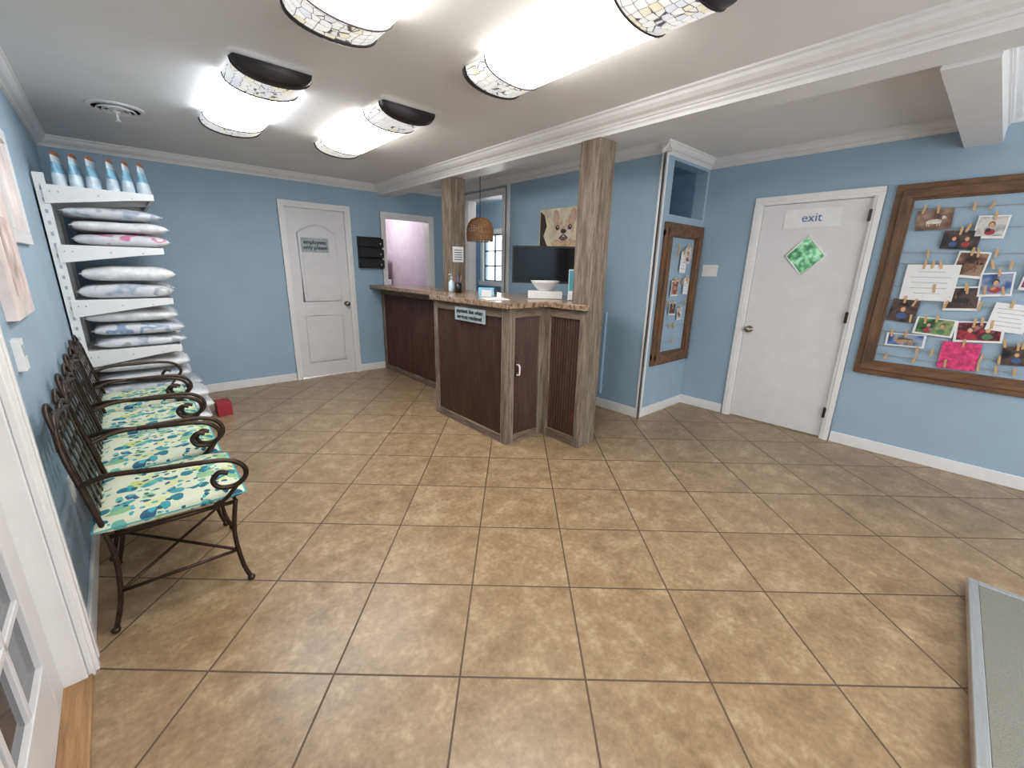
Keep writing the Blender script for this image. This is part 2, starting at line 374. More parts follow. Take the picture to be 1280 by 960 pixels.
# ---------------------------------------------------------------- trims
def crownprof(d,h):
    return [(0,0),(d,0),(d,-.12*h),(.86*d,-.2*h),(.80*d,-.38*h),(.58*d,-.6*h),(.3*d,-.72*h),(.22*d,-.86*h),(.12*d,-.88*h),(.12*d,-h),(0,-h)]
def crown(name,p0,p1,out,z,d=.075,h=.085):
    w=MB(); p0=Vector((*p0,z));p1=Vector((*p1,z)); o=Vector((*out,0))
    w.prism([p0+o*a+Vector((0,0,c)) for a,c in crownprof(d,h)],p1-p0,WHITE); return w.build(name)
onleft(crown('trim_1',(UL,VF),(UL,VB),(1,0),ZC))
crown('trim_2',(UL-.2,VB),(2.6,VB),(0,-1),ZC)
crown('trim_3',(2.8,VB),(US,VB),(0,-1),ZR)
crown('trim_4',(US,VB),(US,VS-.07),(-1,0),ZR)
crown('trim_5',(US-.07,VS),(UE,VS),(0,-1),ZR)
crown('trim_6',(UE,VS),(UE,.38),(-1,0),ZR)
crown('trim_7',(UE,.2),(UE,VF),(-1,0),ZR)
BBH=.095
def base(name,x0,x1,y0,y1):
    w=MB(); w.box(x0,x1,y0,y1,0,BBH,WHITE); return w.build(name,.005)
onleft(base('baseboard_left',UL,UL+.016,1.945,VB)); onleft(base('baseboard_left_near',UL,UL+.016,VF,.85))
base('baseboard_back',UL-.1,1.36,VB-.016,VB); base('baseboard_back_near',2.195,2.56,VB-.016,VB)
base('baseboard_reception',US-.016,US,VS,4.25)
base('baseboard_side',US-.016,UE,VS-.016,VS)
base('baseboard_right',UE-.016,UE,1.69,VS); base('baseboard_right_near',UE-.016,UE,VF,.735)
w=MB(); w.box(US-.02,US+.035,VS-.02,VS,0,2.43,WHITE); w.box(US-.02,US,VS-.02,VS+.02,0,2.43,WHITE); w.build('trim_8',.003)
w=MB(); w.box(US-.012,US,4.20,4.25,0,2.43,WHITE); w.build('trim_9')
w=MB(); w.box(US-.03,US,2.62,2.70,.15,1.02,BLUE); w.build('wall_panel_strip',.005)
w=MB()
prof=[(2.60-a,ZC+c) for a,c in crownprof(.10,.09)[1:-1]]
poly=[(2.65,ZC+.03),(2.50,ZC+.03)]+prof+[(2.60,ZC-.10),(2.60,2.33),(2.80,2.33),(2.80,ZR+.03),(2.65,ZR+.03)]
w.prism([(x,VF,z) for x,z in poly],(0,VB-VF,0),WHITE)
w.prism([(2.80+a,.38,ZR+c) for a,c in crownprof(.08,.1)],(0,VB-.38,0),WHITE)
w.box(2.801,UE,.20,.38,2.31,ZR+.01,WHITE)
w.prism([(2.85,.38+a,ZR+c) for a,c in crownprof(.08,.1)],(UE-2.85,0,0),WHITE)
w.prism([(2.85,.20-a,ZR+c) for a,c in crownprof(.08,.1)],(UE-2.85,0,0),WHITE)
w.build('ceiling_beam')
# ---------------------------------------------------------------- doors
def casingV(w,u0,u1,z,V,cw=.062,t=.018):
    for t_,ins in ((t,0),(t+.008,.02)):
        w.box(u0-cw,u0-ins if ins else u0,V-t_,V,0,z,WHITE); w.box(u1+ins,u1+cw,V-t_,V,0,z,WHITE)
        w.box(u0-cw,u1+cw,V-t_,V,z+ins,z+cw,WHITE)
def casingU(w,v0,v1,z,U,s=-1,cw=.062,t=.018):
    for t_,ins in ((t,0),(t+.008,.02)):
        w.box(U,U+s*t_,v0-cw,v0-ins,0,z,WHITE); w.box(U,U+s*t_,v1+ins,v1+cw,0,z,WHITE)
        w.box(U,U+s*t_,v0-cw,v1+cw,z+ins,z+cw,WHITE)
E=bpy.data.objects.new('door_1',None); sc.collection.objects.link(E)
w=MB(); casingV(w,1.425,2.13,2.085,VB)
w.box(1.42,1.432,VB-.01,VB+.12,0,2.09,WHITE);w.box(2.123,2.135,VB-.01,VB+.12,0,2.09,WHITE);w.box(1.42,2.135,VB-.01,VB+.12,2.078,2.09,WHITE)
w.build('casing',.002,E)
w=MB(); w.box(1.434,2.121,VB+.012,VB+.05,.012,2.076,DOORW)
def outline_rect(u0,u1,z0,z1,arch=0):
    p=[(u0,z0),(u1,z0),(u1,z1)]
    if arch:
        for i in range(1,12):
            t=i/12; p.append((u1+(u0-u1)*t,z1+arch*sin(pi*t)))
    p.append((u0,z1)); return p
for (z0,z1,ar) in ((.98,1.80,.10),(.2,.80,0)):
    o=outline_rect(1.55,2.005,z0,z1,ar)
    w.tube([(u,VB+.012,z) for u,z in o],.012,DOORW,6,closed=True)
    cx=1.7775; cz=(z0+z1)/2
    w.prism([(cx+(u-cx)*.84,VB+.012,cz+(z-cz)*.9) for u,z in o],(0,-.008,0),DOORW)
w.build('slab',.002,E)
w=MB(); Mk=Matrix.Translation((2.07,VB+.012,.94))@Matrix.Rotation(pi/2,4,'X')
KN=[(.032,0),(.032,.008),(.012,.012),(.012,.035),(.026,.045),(.03,.058),(.02,.07),(.001,.072)]
w.lathe(KN,(0,0,0),NICKEL,20,Mk); w.build('knob',0,E)
S1=bpy.data.objects.new('employees_only_sign',None); sc.collection.objects.link(S1)
w=MB(); w.box(1.58,1.90,VB-.001,VB+.003,1.575,1.745,SIGN); w.build('plate',0,S1)
text('employees\nonly please','lettering',.062,(1.74,VB-.003,1.662),ON_V,INK,S1,bold=.0015)
E=bpy.data.objects.new('door_2',None); sc.collection.objects.link(E)
w=MB(); casingU(w,.805,1.615,2.05,UE)
w.box(UE-.01,UE+.14,.80,.812,0,2.055,WHITE);w.box(UE-.01,UE+.14,1.608,1.62,0,2.055,WHITE);w.box(UE-.01,UE+.14,.80,1.62,2.043,2.055,WHITE)
w.build('casing',.002,E)
w=MB(); a0,a1,zz0,zz1=.815,1.605,.012,2.04; cv,cz,hw,hh=1.21,1.60,.155,.17
def slabring(X0,X1,mt):
    out=[(a0,zz0),(a1,zz0),(a1,cz),(a1,zz1),(a0,zz1),(a0,cz)]
    dia=[(cv,cz-hh),(cv+hw,cz),(cv,cz+hh),(cv-hw,cz)]
    V_=[(X0,)+p for p in out+dia]+[(X1,)+p for p in out+dia]
    F_=[(0,1,6),(1,2,7,6),(2,3,8,7),(3,4,8),(4,5,9,8),(5,0,6,9)]
    F2=[tuple(i+10 for i in f)[::-1] for f in F_]
    side=[(0,1,11,10),(1,2,12,11),(2,3,13,12),(3,4,14,13),(4,5,15,14),(5,0,10,15),(6,7,17,16),(7,8,18,17),(8,9,19,18),(9,6,16,19)]
    w.add(V_,F_+F2+side,mt)
slabring(UE+.015,UE+.055,DOORW)
w.tube([(UE+.015,cv,cz-hh),(UE+.015,cv+hw,cz),(UE+.015,cv,cz+hh),(UE+.015,cv-hw,cz)],.01,WHITE,6,closed=True)
w.build('slab',0,E)
m,nt,b=newmat('clear_glass'); b.inputs['Transmission Weight'].default_value=1; b.inputs['Roughness'].default_value=0; b.inputs['IOR'].default_value=1.05
CLEAR=m
w=MB(); w.prism([(UE+.033,cv,cz-hh),(UE+.033,cv+hw,cz),(UE+.033,cv,cz+hh),(UE+.033,cv-hw,cz)],(.004,0,0),CLEAR); w.build('diamond_pane',0,E)
w=MB(); Mk=Matrix.Translation((UE+.015,1.555,.91))@Matrix.Rotation(-pi/2,4,'Y')
w.lathe(KN,(0,0,0),NICKEL,20,Mk)
for z in (.2,1.05,1.86): w.box(UE-.022,UE+.015,.800,.822,z,z+.09,BRONZE)
w.build('hardware',0,E)
S1=bpy.data.objects.new('exit_sign',None); sc.collection.objects.link(S1)
w=MB(); w.box(UE+.008,UE+.015,1.0,1.42,1.835,1.99,PAPER); w.build('plate',0,S1)
text('exit','lettering',.10,(UE+.006,1.21,1.915),ON_U,BLUEINK,S1)
w=MB()
for i in range(110):
    w.sphere((6.6+random.uniform(-.25,.35),random.uniform(.3,4.0),random.uniform(.5,3.4)),random.uniform(.22,.36),LEAF,6)
w.box(6.45,7.0,.2,4.2,-.1,3.2,LEAF)
w.build('garden_hedge')
w=MB(); casingV(w,2.66,3.35,2.07,VB); w.box(2.655,2.672,VB-.01,VB+.12,0,2.07,WHITE);w.box(3.338,3.355,VB-.01,VB+.12,0,2.07,WHITE);w.box(2.66,3.35,VB-.01,VB+.12,2.058,2.07,WHITE); w.build('trim_10',.002)
w=MB(); casingU(w,4.33,5.08,2.33,US); w.box(US-.01,US+.12,4.325,4.342,0,2.33,WHITE);w.box(US-.01,US+.12,5.068,5.085,0,2.33,WHITE);w.box(US-.01,US+.12,4.33,5.08,2.318,2.33,WHITE); w.build('trim_11',.002)
w=MB(); M=Matrix.Translation((2.70,VB+.13,0))@Matrix.Rotation(radians(78),4,'Z'); w.box(0,.62,0,.035,.01,2.04,DOORW,M); w.build('door_3',.003)
E=bpy.data.objects.new('door_4',None); sc.collection.objects.link(E); E.matrix_world=LM
w=MB()
v0,v1=.95,1.84
for t_,a,c in ((.018,0,.11),(.028,.02,.05),(.026,.085,.11)):
    w.box(UL,UL+t_,v1+a,v1+c,0,2.06,WHITE); w.box(UL,UL+t_,v0-c,v0-a,0,2.06,WHITE); w.box(UL,UL+t_,v0-.11,v1+.11,2.06+a,2.06+c,WHITE)
w.box(UL-.12,UL,v1-.014,v1,0,2.06,WHITE);w.box(UL-.12,UL,v0,v0+.014,0,2.06,WHITE);w.box(UL-.12,UL,v0,v1,2.046,2.06,WHITE)
w.build('casing',.003,E)
w=MB(); d0,d1=v0+.016,v1-.016; X0,X1=UL-.10,UL-.06
w.box(X0,X1,d0,d0+.12,.015,2.044,DOORW);w.box(X0,X1,d1-.12,d1,.015,2.044,DOORW);w.box(X0,X1,d0+.12,d1-.12,.015,.22,DOORW);w.box(X0,X1,d0+.12,d1-.12,1.92,2.044,DOORW)
w.box(X0,X1,d0+.12,d1-.12,.70,.82,DOORW)
for k in range(1,3):
    vv=d0+.12+(d1-d0-.24)*k/3; w.box(X0+.005,X1-.005,vv-.012,vv+.012,.22,1.92,DOORW)
for z in (.46,1.18,1.55): w.box(X0+.005,X1-.005,d0+.12,d1-.12,z-.012,z+.012,DOORW)
w.box((X0+X1)/2-.003,(X0+X1)/2+.003,d0+.11,d1-.11,.21,1.93,GLASS)
w.build('slab',.003,E)
w=MB(); w.box(UL-.12,UL+.012,.95,1.84,0,.014,OAK); onleft(w.build('door_threshold',.004))
# ---------------------------------------------------------------- columns
w=MB(); w.box(2.583,2.77,2.05,2.225,0,2.33,BARN); w.build('wood_column',.006)
w=MB(); w.box(2.60,2.78,3.96,4.14,1.181,2.33,BARN); w.build('wood_column',.006)
w=MB(); w.box(2.612,2.75,3.955,3.959,1.49,1.65,PAPER)
for k in range(5): w.box(2.63,2.73,3.9535,3.955,1.515+k*.024,1.522+k*.024,INK)
w.build('paper_notice')
# ---------------------------------------------------------------- counter
E=bpy.data.objects.new('reception_counter',None); sc.collection.objects.link(E)
def corr_U(w,U,v0,v1,z0,z1,pitch=.028,amp=.006):
    n=int((v1-v0)/pitch*6); vs=[];fs=[]
    for i in range(n+1):
        v=v0+(v1-v0)*i/n; u=U-amp*cos(2*pi*(v-v0)/pitch); vs+=[(u,v,z0),(u,v,z1)]
    for i in range(n): fs.append((2*i,2*i+1,2*i+3,2*i+2))
    w.add(vs,fs,CORR,True)
def corr_V(w,V,u0,u1,z0,z1,pitch=.028,amp=.006):
    n=int((u1-u0)/pitch*6); vs=[];fs=[]
    for i in range(n+1):
        u=u0+(u1-u0)*i/n; v=V-amp*cos(2*pi*(u-u0)/pitch); vs+=[(u,v,z0),(u,v,z1)]
    for i in range(n): fs.append((2*i,2*i+2,2*i+3,2*i+1))
    w.add(vs,fs,CORR,True)
BX,BY0,BY1,LS=2.123,2.469,3.56,2.55
PX=2.548
w=MB()
corr_U(w,BX+.018,BY0+.02,BY1-.02,.05,1.1); corr_V(w,BY0+.018,BX+.02,PX,.05,1.1)
corr_U(w,PX+.02,2.09,BY0-.02,.05,1.1); corr_U(w,LS+.02,BY1,VB-.02,.05,1.1)
w.build('corrugated_panels',0,E)
w=MB()
w.box(BX+.03,2.62,BY0+.035,BY1-.01,0,1.12,BARN); w.box(LS+.035,2.95,BY1-.01,VB-.02,0,1.12,BARN); w.box(2.60,2.95,2.24,BY1,0,1.12,BARN)
w.build('carcass',0,E)
w=MB()
def vtr(x0,x1,y0,y1,z0=0,z1=1.13): w.box(x0,x1,y0,y1,z0,z1,BARN)
def htr(x0,x1,y0,y1,z0,z1): w.box(x0,x1,y0,y1,z0,z1,BARNH)
vtr(BX,BX+.03,BY1-.06,BY1); vtr(BX,BX+.03,BY0,BY0+.07); vtr(BX+.03,BX+.085,BY0,BY0+.03)
htr(BX+.001,BX+.03,BY0+.07,BY1-.06,1.06,1.13); htr(BX+.001,BX+.03,BY0+.07,BY1-.06,0,.07)
vtr(BX+.03,BX+.46,BY1-.012,BY1)
vtr(PX-.06,PX,BY0,BY0+.03); htr(BX+.085,PX-.06,BY0+.001,BY0+.03,1.06,1.13); htr(BX+.085,PX-.06,BY0+.001,BY0+.03,0,.07)
vtr(PX,PX+.03,BY0-.055,BY0+.03); vtr(PX,PX+.03,2.045,2.10); htr(PX+.001,PX+.03,2.10,BY0-.055,1.06,1.13); htr(PX+.001,PX+.03,2.10,BY0-.055,0,.08)
htr(LS,LS+.03,BY1,VB-.08,1.06,1.13); htr(LS,LS+.03,BY1,VB-.08,0,.07); vtr(LS-.002,LS+.03,VB-.08,VB-.018)
w.build('wood_trim',.003,E)
w=MB()
poly=[(2.09,2.435),(PX-.03,2.435),(PX-.03,2.03),(2.58,2.03),(2.58,2.228),(2.95,2.228),(3.3,2.6),(3.3,3.45),(2.97,3.45),(2.97,VB-.004),(2.39,VB-.004),(2.39,3.59),(2.09,3.59)]
w.prism([(x,y,1.135) for x,y in poly],(0,0,.045),GRAN); w.build('countertop',.005,E)
w=MB(); w.tube(smoothpts([(2.235,BY0-.004,.68),(2.235,BY0-.03,.675),(2.235,BY0-.035,.64),(2.235,BY0-.03,.60),(2.235,BY0-.004,.595)]),.007,WHITE)
w.box(2.222,2.248,BY0-.006,BY0+.001,.66,.70,NICKEL);w.box(2.222,2.248,BY0-.006,BY0+.001,.575,.615,NICKEL); w.build('pull_handle',0,E)
S1=bpy.data.objects.new('payment_due_sign',None); sc.collection.objects.link(S1)
w=MB(); w.box(BX-.012,BX-.001,2.74,3.18,.985,1.10,SIGN); w.build('plate',.003,S1)
text('payment due when\nservices rendered','lettering',.05,(BX-.014,2.96,1.045),ON_U,INK,S1,bold=.001)
ZT=1.181
w=MB(); cM=Matrix.Translation((3.02,2.98,ZT))@Matrix.Rotation(radians(-42),4,'Z')
w.box(-.31,.31,-.02,.02,.12,.47,BLACK,cM); w.box(-.295,.295,-.024,-.019,.14,.455,SCREEN,cM)
w.box(-.10,.10,.02,.05,.2,.4,BLACK,cM)
w.box(-.03,.03,.01,.045,.01,.3,BLACK,cM); w.box(-.13,.13,-.09,.10,0,.014,BLACK,cM)
w.build('computer_monitor',.006)
w=MB(); M=Matrix.Translation((2.78,2.72,ZT))@Matrix.Rotation(radians(-42),4,'Z'); w.box(-.15,.15,-.09,.09,0,.065,PAPER,M); w.build('tissue_box',.006)
w=MB(); w.lathe([(.05,0),(.055,.004),(.09,.035),(.118,.07),(.13,.09),(.124,.09),(.085,.04),(.05,.012),(.001,.01)],(2.78,2.72,ZT+.066),WHITE,32); w.build('white_bowl')
w=MB(); M=Matrix.Translation((2.83,2.41,ZT))@Matrix.Rotation(radians(-42),4,'Z')@Matrix.Rotation(radians(-8),4,'X')
w.box(-.055,.055,-.003,.003,.0,.26,PAPER,M); w.box(-.05,.05,-.006,-.003,.08,.25,TEALC,M); w.box(-.06,.06,-.03,.0,0,.05,WHITE,M); w.build('brochure_holder',.001)
w=MB(); w.lathe([(.035,0),(.035,.10),(.031,.10),(.031,.006),(.001,.005)],(2.52,3.72,ZT),BLACK,20)
for k in range(5):
    a=k*1.3; w.tube([(2.52+.015*cos(a),3.72+.015*sin(a),ZT+.01),(2.52+.035*cos(a),3.72+.035*sin(a),ZT+.17)],.004,[TEALC,INK,RED,BLUEINK,RUST][k],6)
w.build('pen_cup')
w=MB(); w.lathe([(.03,0),(.032,.01),(.032,.10),(.014,.12),(.012,.14),(.016,.14),(.016,.155),(.001,.156)],(2.54,3.88,ZT),POUCHW,20); w.tube([(2.54,3.88,ZT+.155),(2.54,3.88,ZT+.185),(2.50,3.87,ZT+.18)],.005,WHITE,6); w.build('hand_sanitizer_bottle')
w=MB(); M=Matrix.Translation((2.42,3.12,ZT))@Matrix.Rotation(radians(-35),4,'Z'); w.prism([(-.07,-.05,0),(-.07,.05,0),(-.07,.03,.08)],(.14,0,0),POUCH,M); w.box(-.045,.045,-.052,-.047,.002,.06,PAPER,M); w.build('business_card_holder',.001)
w=MB(); M=Matrix.Translation((2.68,3.40,ZT))@Matrix.Rotation(radians(-30),4,'Z'); w.box(-.06,.06,-.09,.09,0,.05,BLACK,M); w.box(-.05,.05,-.08,.02,.05,.056,SCREEN,M); w.build('card_terminal',.006)
w=MB(); M=Matrix.Translation((2.30,2.85,ZT))@Matrix.Rotation(radians(-25),4,'Z'); w.box(-.1,.1,-.14,.14,0,.004,PAPER,M); w.build('paper_form')
w=MB(); w.box(2.265,2.60,VB-.012,VB,1.40,1.80,BLACK)
for z in (1.40,1.535,1.67):
    w.box(2.265,2.60,VB-.07,VB-.063,z,z+.095,BLACK); w.box(2.265,2.60,VB-.07,VB,z,z+.006,BLACK); w.box(2.265,2.272,VB-.07,VB,z,z+.11,BLACK); w.box(2.593,2.60,VB-.07,VB,z,z+.11,BLACK)
for k in range(3): w.box(2.55,2.562,VB-.074,VB-.07,1.44+k*.135,1.455+k*.135,PAPER)
w.build('wall_file_rack')
# dog painting (french bulldog portrait)
E=bpy.data.objects.new('dog_painting',None); sc.collection.objects.link(E)
cream=mat('painting_cream',(212,202,174),.7,var=.1,vs=9); fawn=mat('painting_fawn',(196,170,140),.7,var=.15,vs=20); dk=mat('painting_dark',(58,48,44),.7); pk=mat('painting_pink_ear',(206,162,150),.7); mz=mat('painting_muzzle',(214,200,184),.7); jw=mat('painting_jowl',(112,92,80),.7)
w=MB(); w.box(US-.03,US,3.02,3.64,1.66,2.08,cream); w.build('canvas',.003,E)
w=MB(); X=[US-.031]
def el(cy,cz,ry,rz,mt,rot=0):
    X[0]-=.0006; pts=[]
    for i in range(24):
        a=2*pi*i/24; y=ry*cos(a);z=rz*sin(a); pts.append((X[0],cy+y*cos(rot)-z*sin(rot),cz+y*sin(rot)+z*cos(rot)))
    w.prism(pts,(.0005,0,0),mt)
def tri(pts,mt):
    X[0]-=.0006; w.prism([(X[0],y,z) for y,z in pts],(.0005,0,0),mt)
c0=3.26
tri([(3.625,1.68),(3.625,2.06),(3.56,2.02),(3.52,1.9),(3.57,1.8),(3.50,1.68)],dk)
el(c0,1.715,.19,.055,fawn)
for s_ in (1,-1):
    tri([(c0+s_*.045,1.93),(c0+s_*.14,1.90),(c0+s_*.175,1.97),(c0+s_*.165,2.04),(c0+s_*.135,2.068),(c0+s_*.095,2.045)],fawn)
    tri([(c0+s_*.08,1.94),(c0+s_*.13,1.925),(c0+s_*.155,1.98),(c0+s_*.148,2.03),(c0+s_*.128,2.045),(c0+s_*.105,2.02)],pk)
el(c0,1.865,.145,.095,fawn)
el(c0,1.93,.02,.04,mz)
for s_ in (1,-1): el(c0+s_*.05,1.80,.07,.055,mz,s_*.35)
el(c0,1.762,.055,.022,jw)
for s_ in (1,-1): el(c0+s_*.035,1.785,.045,.008,dk,-s_*.6)
el(c0,1.838,.042,.024,dk)
for s_ in (1,-1): el(c0+s_*.09,1.878,.028,.026,dk); el(c0+s_*.09-.006,1.885,.007,.007,PAPER)
w.build('dog_portrait',0,E)
# pendant
w=MB(); cx,cy=3.1,4.12
w.tube([(cx,cy,ZR),(cx,cy,1.97)],.004,BLACK,6); w.lathe([(.001,-.02),(.05,-.02),(.05,0)],(cx,cy,ZR),BLACK,16)
prof=[(.055,1.985),(.10,1.965),(.135,1.92),(.15,1.86),(.152,1.80),(.148,1.735)]
for k in range(26):
    a=2*pi*k/26
    w.tube([(cx+r*cos(a+.25*(1.985-z)/.25),cy+r*sin(a+.25*(1.985-z)/.25),z) for r,z in prof],.0055,WICKER,5)
    w.tube([(cx+r*cos(a-.25*(1.985-z)/.25),cy+r*sin(a-.25*(1.985-z)/.25),z) for r,z in prof],.004,WICKER,5)
for z in [1.985,1.97,1.95,1.93,1.905,1.88,1.85,1.82,1.79,1.76,1.735]:
    for (r0,z0),(r1,z1) in zip(prof,prof[1:]):
        if z<=z0+1e-6 and z>=z1-1e-6: r=r0+(r1-r0)*(z0-z)/(z0-z1); break
    w.tube([(cx+r*cos(2*pi*k/32),cy+r*sin(2*pi*k/32),z) for k in range(32)],.0055,WICKER,5,closed=True)
w.lathe([(.02,1.985),(.02,1.93)],(cx,cy,0),BLACK,12); w.sphere((cx,cy,1.87),.04,BULB,10)
w.build('wicker_pendant_lamp')
# ---------------------------------------------------------------- fluorescent fixtures
def fixture(uc,v0,v1,hw=.19,lens=LENS,name='fluorescent_ceiling_light'):
    w=MB(); sag=.078
    def arc(k,n=16,g=0):
        a=-1+2*k/n; s_=sin(a*pi/2*.999); c_=max(0,cos(a*pi/2))
        return (uc+(hw+g)*s_, ZC-.010-(sag+g)*c_**.8)
    def strip(va,vb,mt,g=0):
        n=16; vs=[];fs=[]
        for k in range(n+1):
            u,z=arc(k,n,g); vs+=[(u,va,z),(u,vb,z)]
        for k in range(n): fs.append((2*k,2*k+2,2*k+3,2*k+1))
        w.add(vs,fs,mt,True)
    cap=.05; pat=.25; pat2=.17
    strip(v0+cap+pat,v1-.02-pat2,lens); strip(v0+cap,v0+cap+pat,LATT,.003); strip(v1-.02-pat2,v1-.02,LATT,.003)
    for va,rr in ((v0+cap+pat,.005),(v1-.02-pat2,.004),(v0+cap,.006),(v1-.02,.007)):
        w.tube([(arc(k,16,.005)[0],va,arc(k,16,.005)[1]) for k in range(17)],rr,BRONZE,6)
    for a,b2 in ((v0+cap,v0),(v1-.02,v1+.02)):
        n=16; rings=[]
        for s_,vv in ((1,a),(.99,a+(b2-a)*.4),(.95,a+(b2-a)*.8),(.88,b2)):
            rings.append([(uc+(arc(k,n,.005)[0]-uc)*(1+s_)/2,vv,ZC-.010+(arc(k,n,.005)[1]-ZC+.010)*s_) for k in range(n+1)])
        vs=[p for r in rings for p in r]; fs=[]
        for i in range(3):
            for k in range(n): fs.append((i*(n+1)+k,i*(n+1)+k+1,(i+1)*(n+1)+k+1,(i+1)*(n+1)+k))
        fs.append(tuple(range(3*(n+1),4*(n+1)))); w.add(vs,fs,BRONZE,True)
    w.box(uc-hw+.01,uc+hw-.01,v0+cap,v1-.01,ZC-.010,ZC,BRONZE)
    return w.build(name)
fixture(1.66,.86,2.10); fixture(.80,.86,2.12); fixture(.73,2.76,4.10,lens=LENSC); fixture(1.54,2.80,4.16)
fixture(1.30,-1.75,-.5); fixture(.35,-1.75,-.5)  # two unseen fixtures added behind the camera as fill light
# ceiling vent
w=MB(); vc=(.09,4.31,ZC)
w.lathe([(.001,-.003),(.14,-.003)],vc,GREYW,32)
w.ring([(.13,-.012),(.158,-.006),(.162,0),(.13,-.004)],vc,WHITE)
for r in (.035,.066,.098): w.ring([(r,-.004),(r+.010,-.024),(r+.013,-.023),(r+.004,-.004)],vc,WHITE)
w.lathe([(.001,-.085),(.018,-.083),(.018,-.078),(.006,-.074),(.008,-.035),(.024,-.03),(.024,-.01)],vc,WHITE,16); w.build('ceiling_vent')
# ---------------------------------------------------------------- switch & outlet
w=MB(); w.box(UE-.008,UE,1.945,2.10,1.40,1.515,WHITE)
for k in range(2): w.box(UE-.014,UE-.008,1.985+k*.062,1.997+k*.062,1.445,1.47,PAPER)
w.build('light_switch_plate',.002)
w=MB(); w.box(UL,UL+.007,2.53,2.61,.38,.5,WHITE); 
for z in (.405,.45): w.box(UL+.007,UL+.010,2.55,2.59,z,z+.03,PAPER)
onleft(w.build('wall_outlet',.002))
# ---------------------------------------------------------------- pin boards
def pinboard(name,to3,w0,w1,z0,z1,fw,items,rows,fm):
    E=bpy.data.objects.new(name,None); sc.collection.objects.link(E)
    w=MB()
    def bx(a0,a1,zz0,zz1,d0,d1,mt):
        p=to3(a0,zz0,d0);q=to3(a1,zz1,d1); w.box(p[0],q[0],p[1],q[1],p[2],q[2],mt)
    for d,ins in ((.03,0),(.045,fw*.35)):
        bx(w0+ins,w1-ins,z1-fw+ (ins*.3 if ins else 0),z1-ins,0,d,FRAMEW); bx(w0+ins,w1-ins,z0+ins,z0+fw-(ins*.3 if ins else 0),0,d,FRAMEW)
        bx(w0+ins,w0+fw-(ins*.3 if ins else 0),z0+fw*.5,z1-fw*.5,0,d-.0005,FRAMEV); bx(w1-fw+(ins*.3 if ins else 0),w1-ins,z0+fw*.5,z1-fw*.5,0,d-.0005,FRAMEV)
    w.build('frame',.004,E)
    w=MB()
    for z in rows:
        pts=[]
        for i in range(13):
            t=i/12; pts.append(to3(w0+fw*.6+(w1-w0-fw*1.2)*t,z-.015*sin(pi*t),.018))
        w.tube(pts,.0016,TWINE,5)
    w.build('twine',0,E)
    w=MB()
    def shape(ac,zc,loc2,rot,d,mt,th=.0012):
        pts=[Vector(to3(ac+x*cos(rot)-y*sin(rot),zc+x*sin(rot)+y*cos(rot),d)) for x,y in loc2]
        dd=Vector(to3(0,0,th))-Vector(to3(0,0,0)); w.prism(pts,dd,mt)
    def quad(ac,zc,wa,hz,rot,d,mt,th=.0012):
        shape(ac,zc,[(-wa/2,-hz/2),(wa/2,-hz/2),(wa/2,hz/2),(-wa/2,hz/2)],rot,d,mt,th)
    def ell(ac,zc,ox,oy,rx,ry,rot,d,mt):
        shape(ac,zc,[(ox+rx*cos(2*pi*i/14),oy+ry*sin(2*pi*i/14)) for i in range(14)],rot,d,mt,.0004)
    def picture(a,z,wa,hz,rot,d,seed):
        r=random.Random(seed); kind=seed%3
        if kind==0:   # a dog seen side-on, lying or standing
            fur=FURS[r.randrange(5)]; f=r.choice((-1,1)); bw=wa*.26; bh=hz*.15
            ell(a,z,0,-hz*.12,bw,bh,rot,d,fur)
            for q in (-.8,-.5,.5,.8): quad(a+q*bw*cos(rot),z-hz*.27,wa*.04,hz*.24,rot,d,fur)
            ell(a,z,f*bw*1.05,hz*.09,hz*.13,hz*.12,rot,d+.0004,fur); ell(a,z,f*(bw*1.05+hz*.12),hz*.05,hz*.07,hz*.05,rot,d+.0004,fur)
            ell(a,z,f*bw*.85,hz*.08,hz*.04,hz*.10,rot,d+.0008,FURS[3] if fur is not FURS[3] else FURS[2])
            ell(a,z,f*(bw*1.05+hz*.18),hz*.06,hz*.018,hz*.018,rot,d+.0008,INK)
        else:         # one or two people with a pet
            n=2 if wa>hz*1.2 else 1
            for q in range(n):
                ox=(0 if n==1 else (-.2+.4*q)*wa)+r.uniform(-.03,.03)*wa
                ell(a,z,ox,-hz*.30,hz*.22,hz*.17,rot,d,CLOTH[r.randrange(3)]); ell(a,z,ox,hz*.10,hz*.135,hz*.17,rot,d+.0004,FURS[r.choice((2,3))]); ell(a,z,ox,hz*.06,hz*.10,hz*.13,rot,d+.0008,SKIN)
            if kind==2: ell(a,z,wa*.08,-hz*.2,hz*.12,hz*.11,rot,d+.0012,FURS[r.randrange(5)])
    for k,(a,z,wa,hz,mt,bord) in enumerate(items):
        rot=random.uniform(-.09,.09); d=.02+.0012*(k%3)
        if bord: quad(a,z,wa,hz,rot,d,PAPER); quad(a,z+hz*.02,wa*.88,hz*.84,rot,d+.0013,mt); zz=z+hz*.02
        else: quad(a,z,wa,hz,rot,d+.0013,mt); zz=z
        if mt is PAPER:
            for q in range(5): quad(a,z+hz*(.3-.15*q),wa*random.uniform(.5,.8),.004,rot,d+.0026,SIGN,.0004)
        elif mt is not PINK: picture(a,zz,wa*.86,hz*.8,rot,d+.0026,k*7+3)
        quad(a+random.uniform(-.01,.01),z+hz/2,.013,.055,rot,d+.002,CLIP,.008)
    for z in rows:
        a=w0+fw*1.5
        while a<w1-fw*1.2:
            if random.random()<.45: quad(a,z-.01,.013,.06,random.uniform(-.3,.3),.0195,CLIP,.009)
            a+=.085
    w.build('clipped_photos',0,E)
toU=lambda a,z,d:(UE-d,a,z)
toV=lambda a,z,d:(a,VS-d,z)
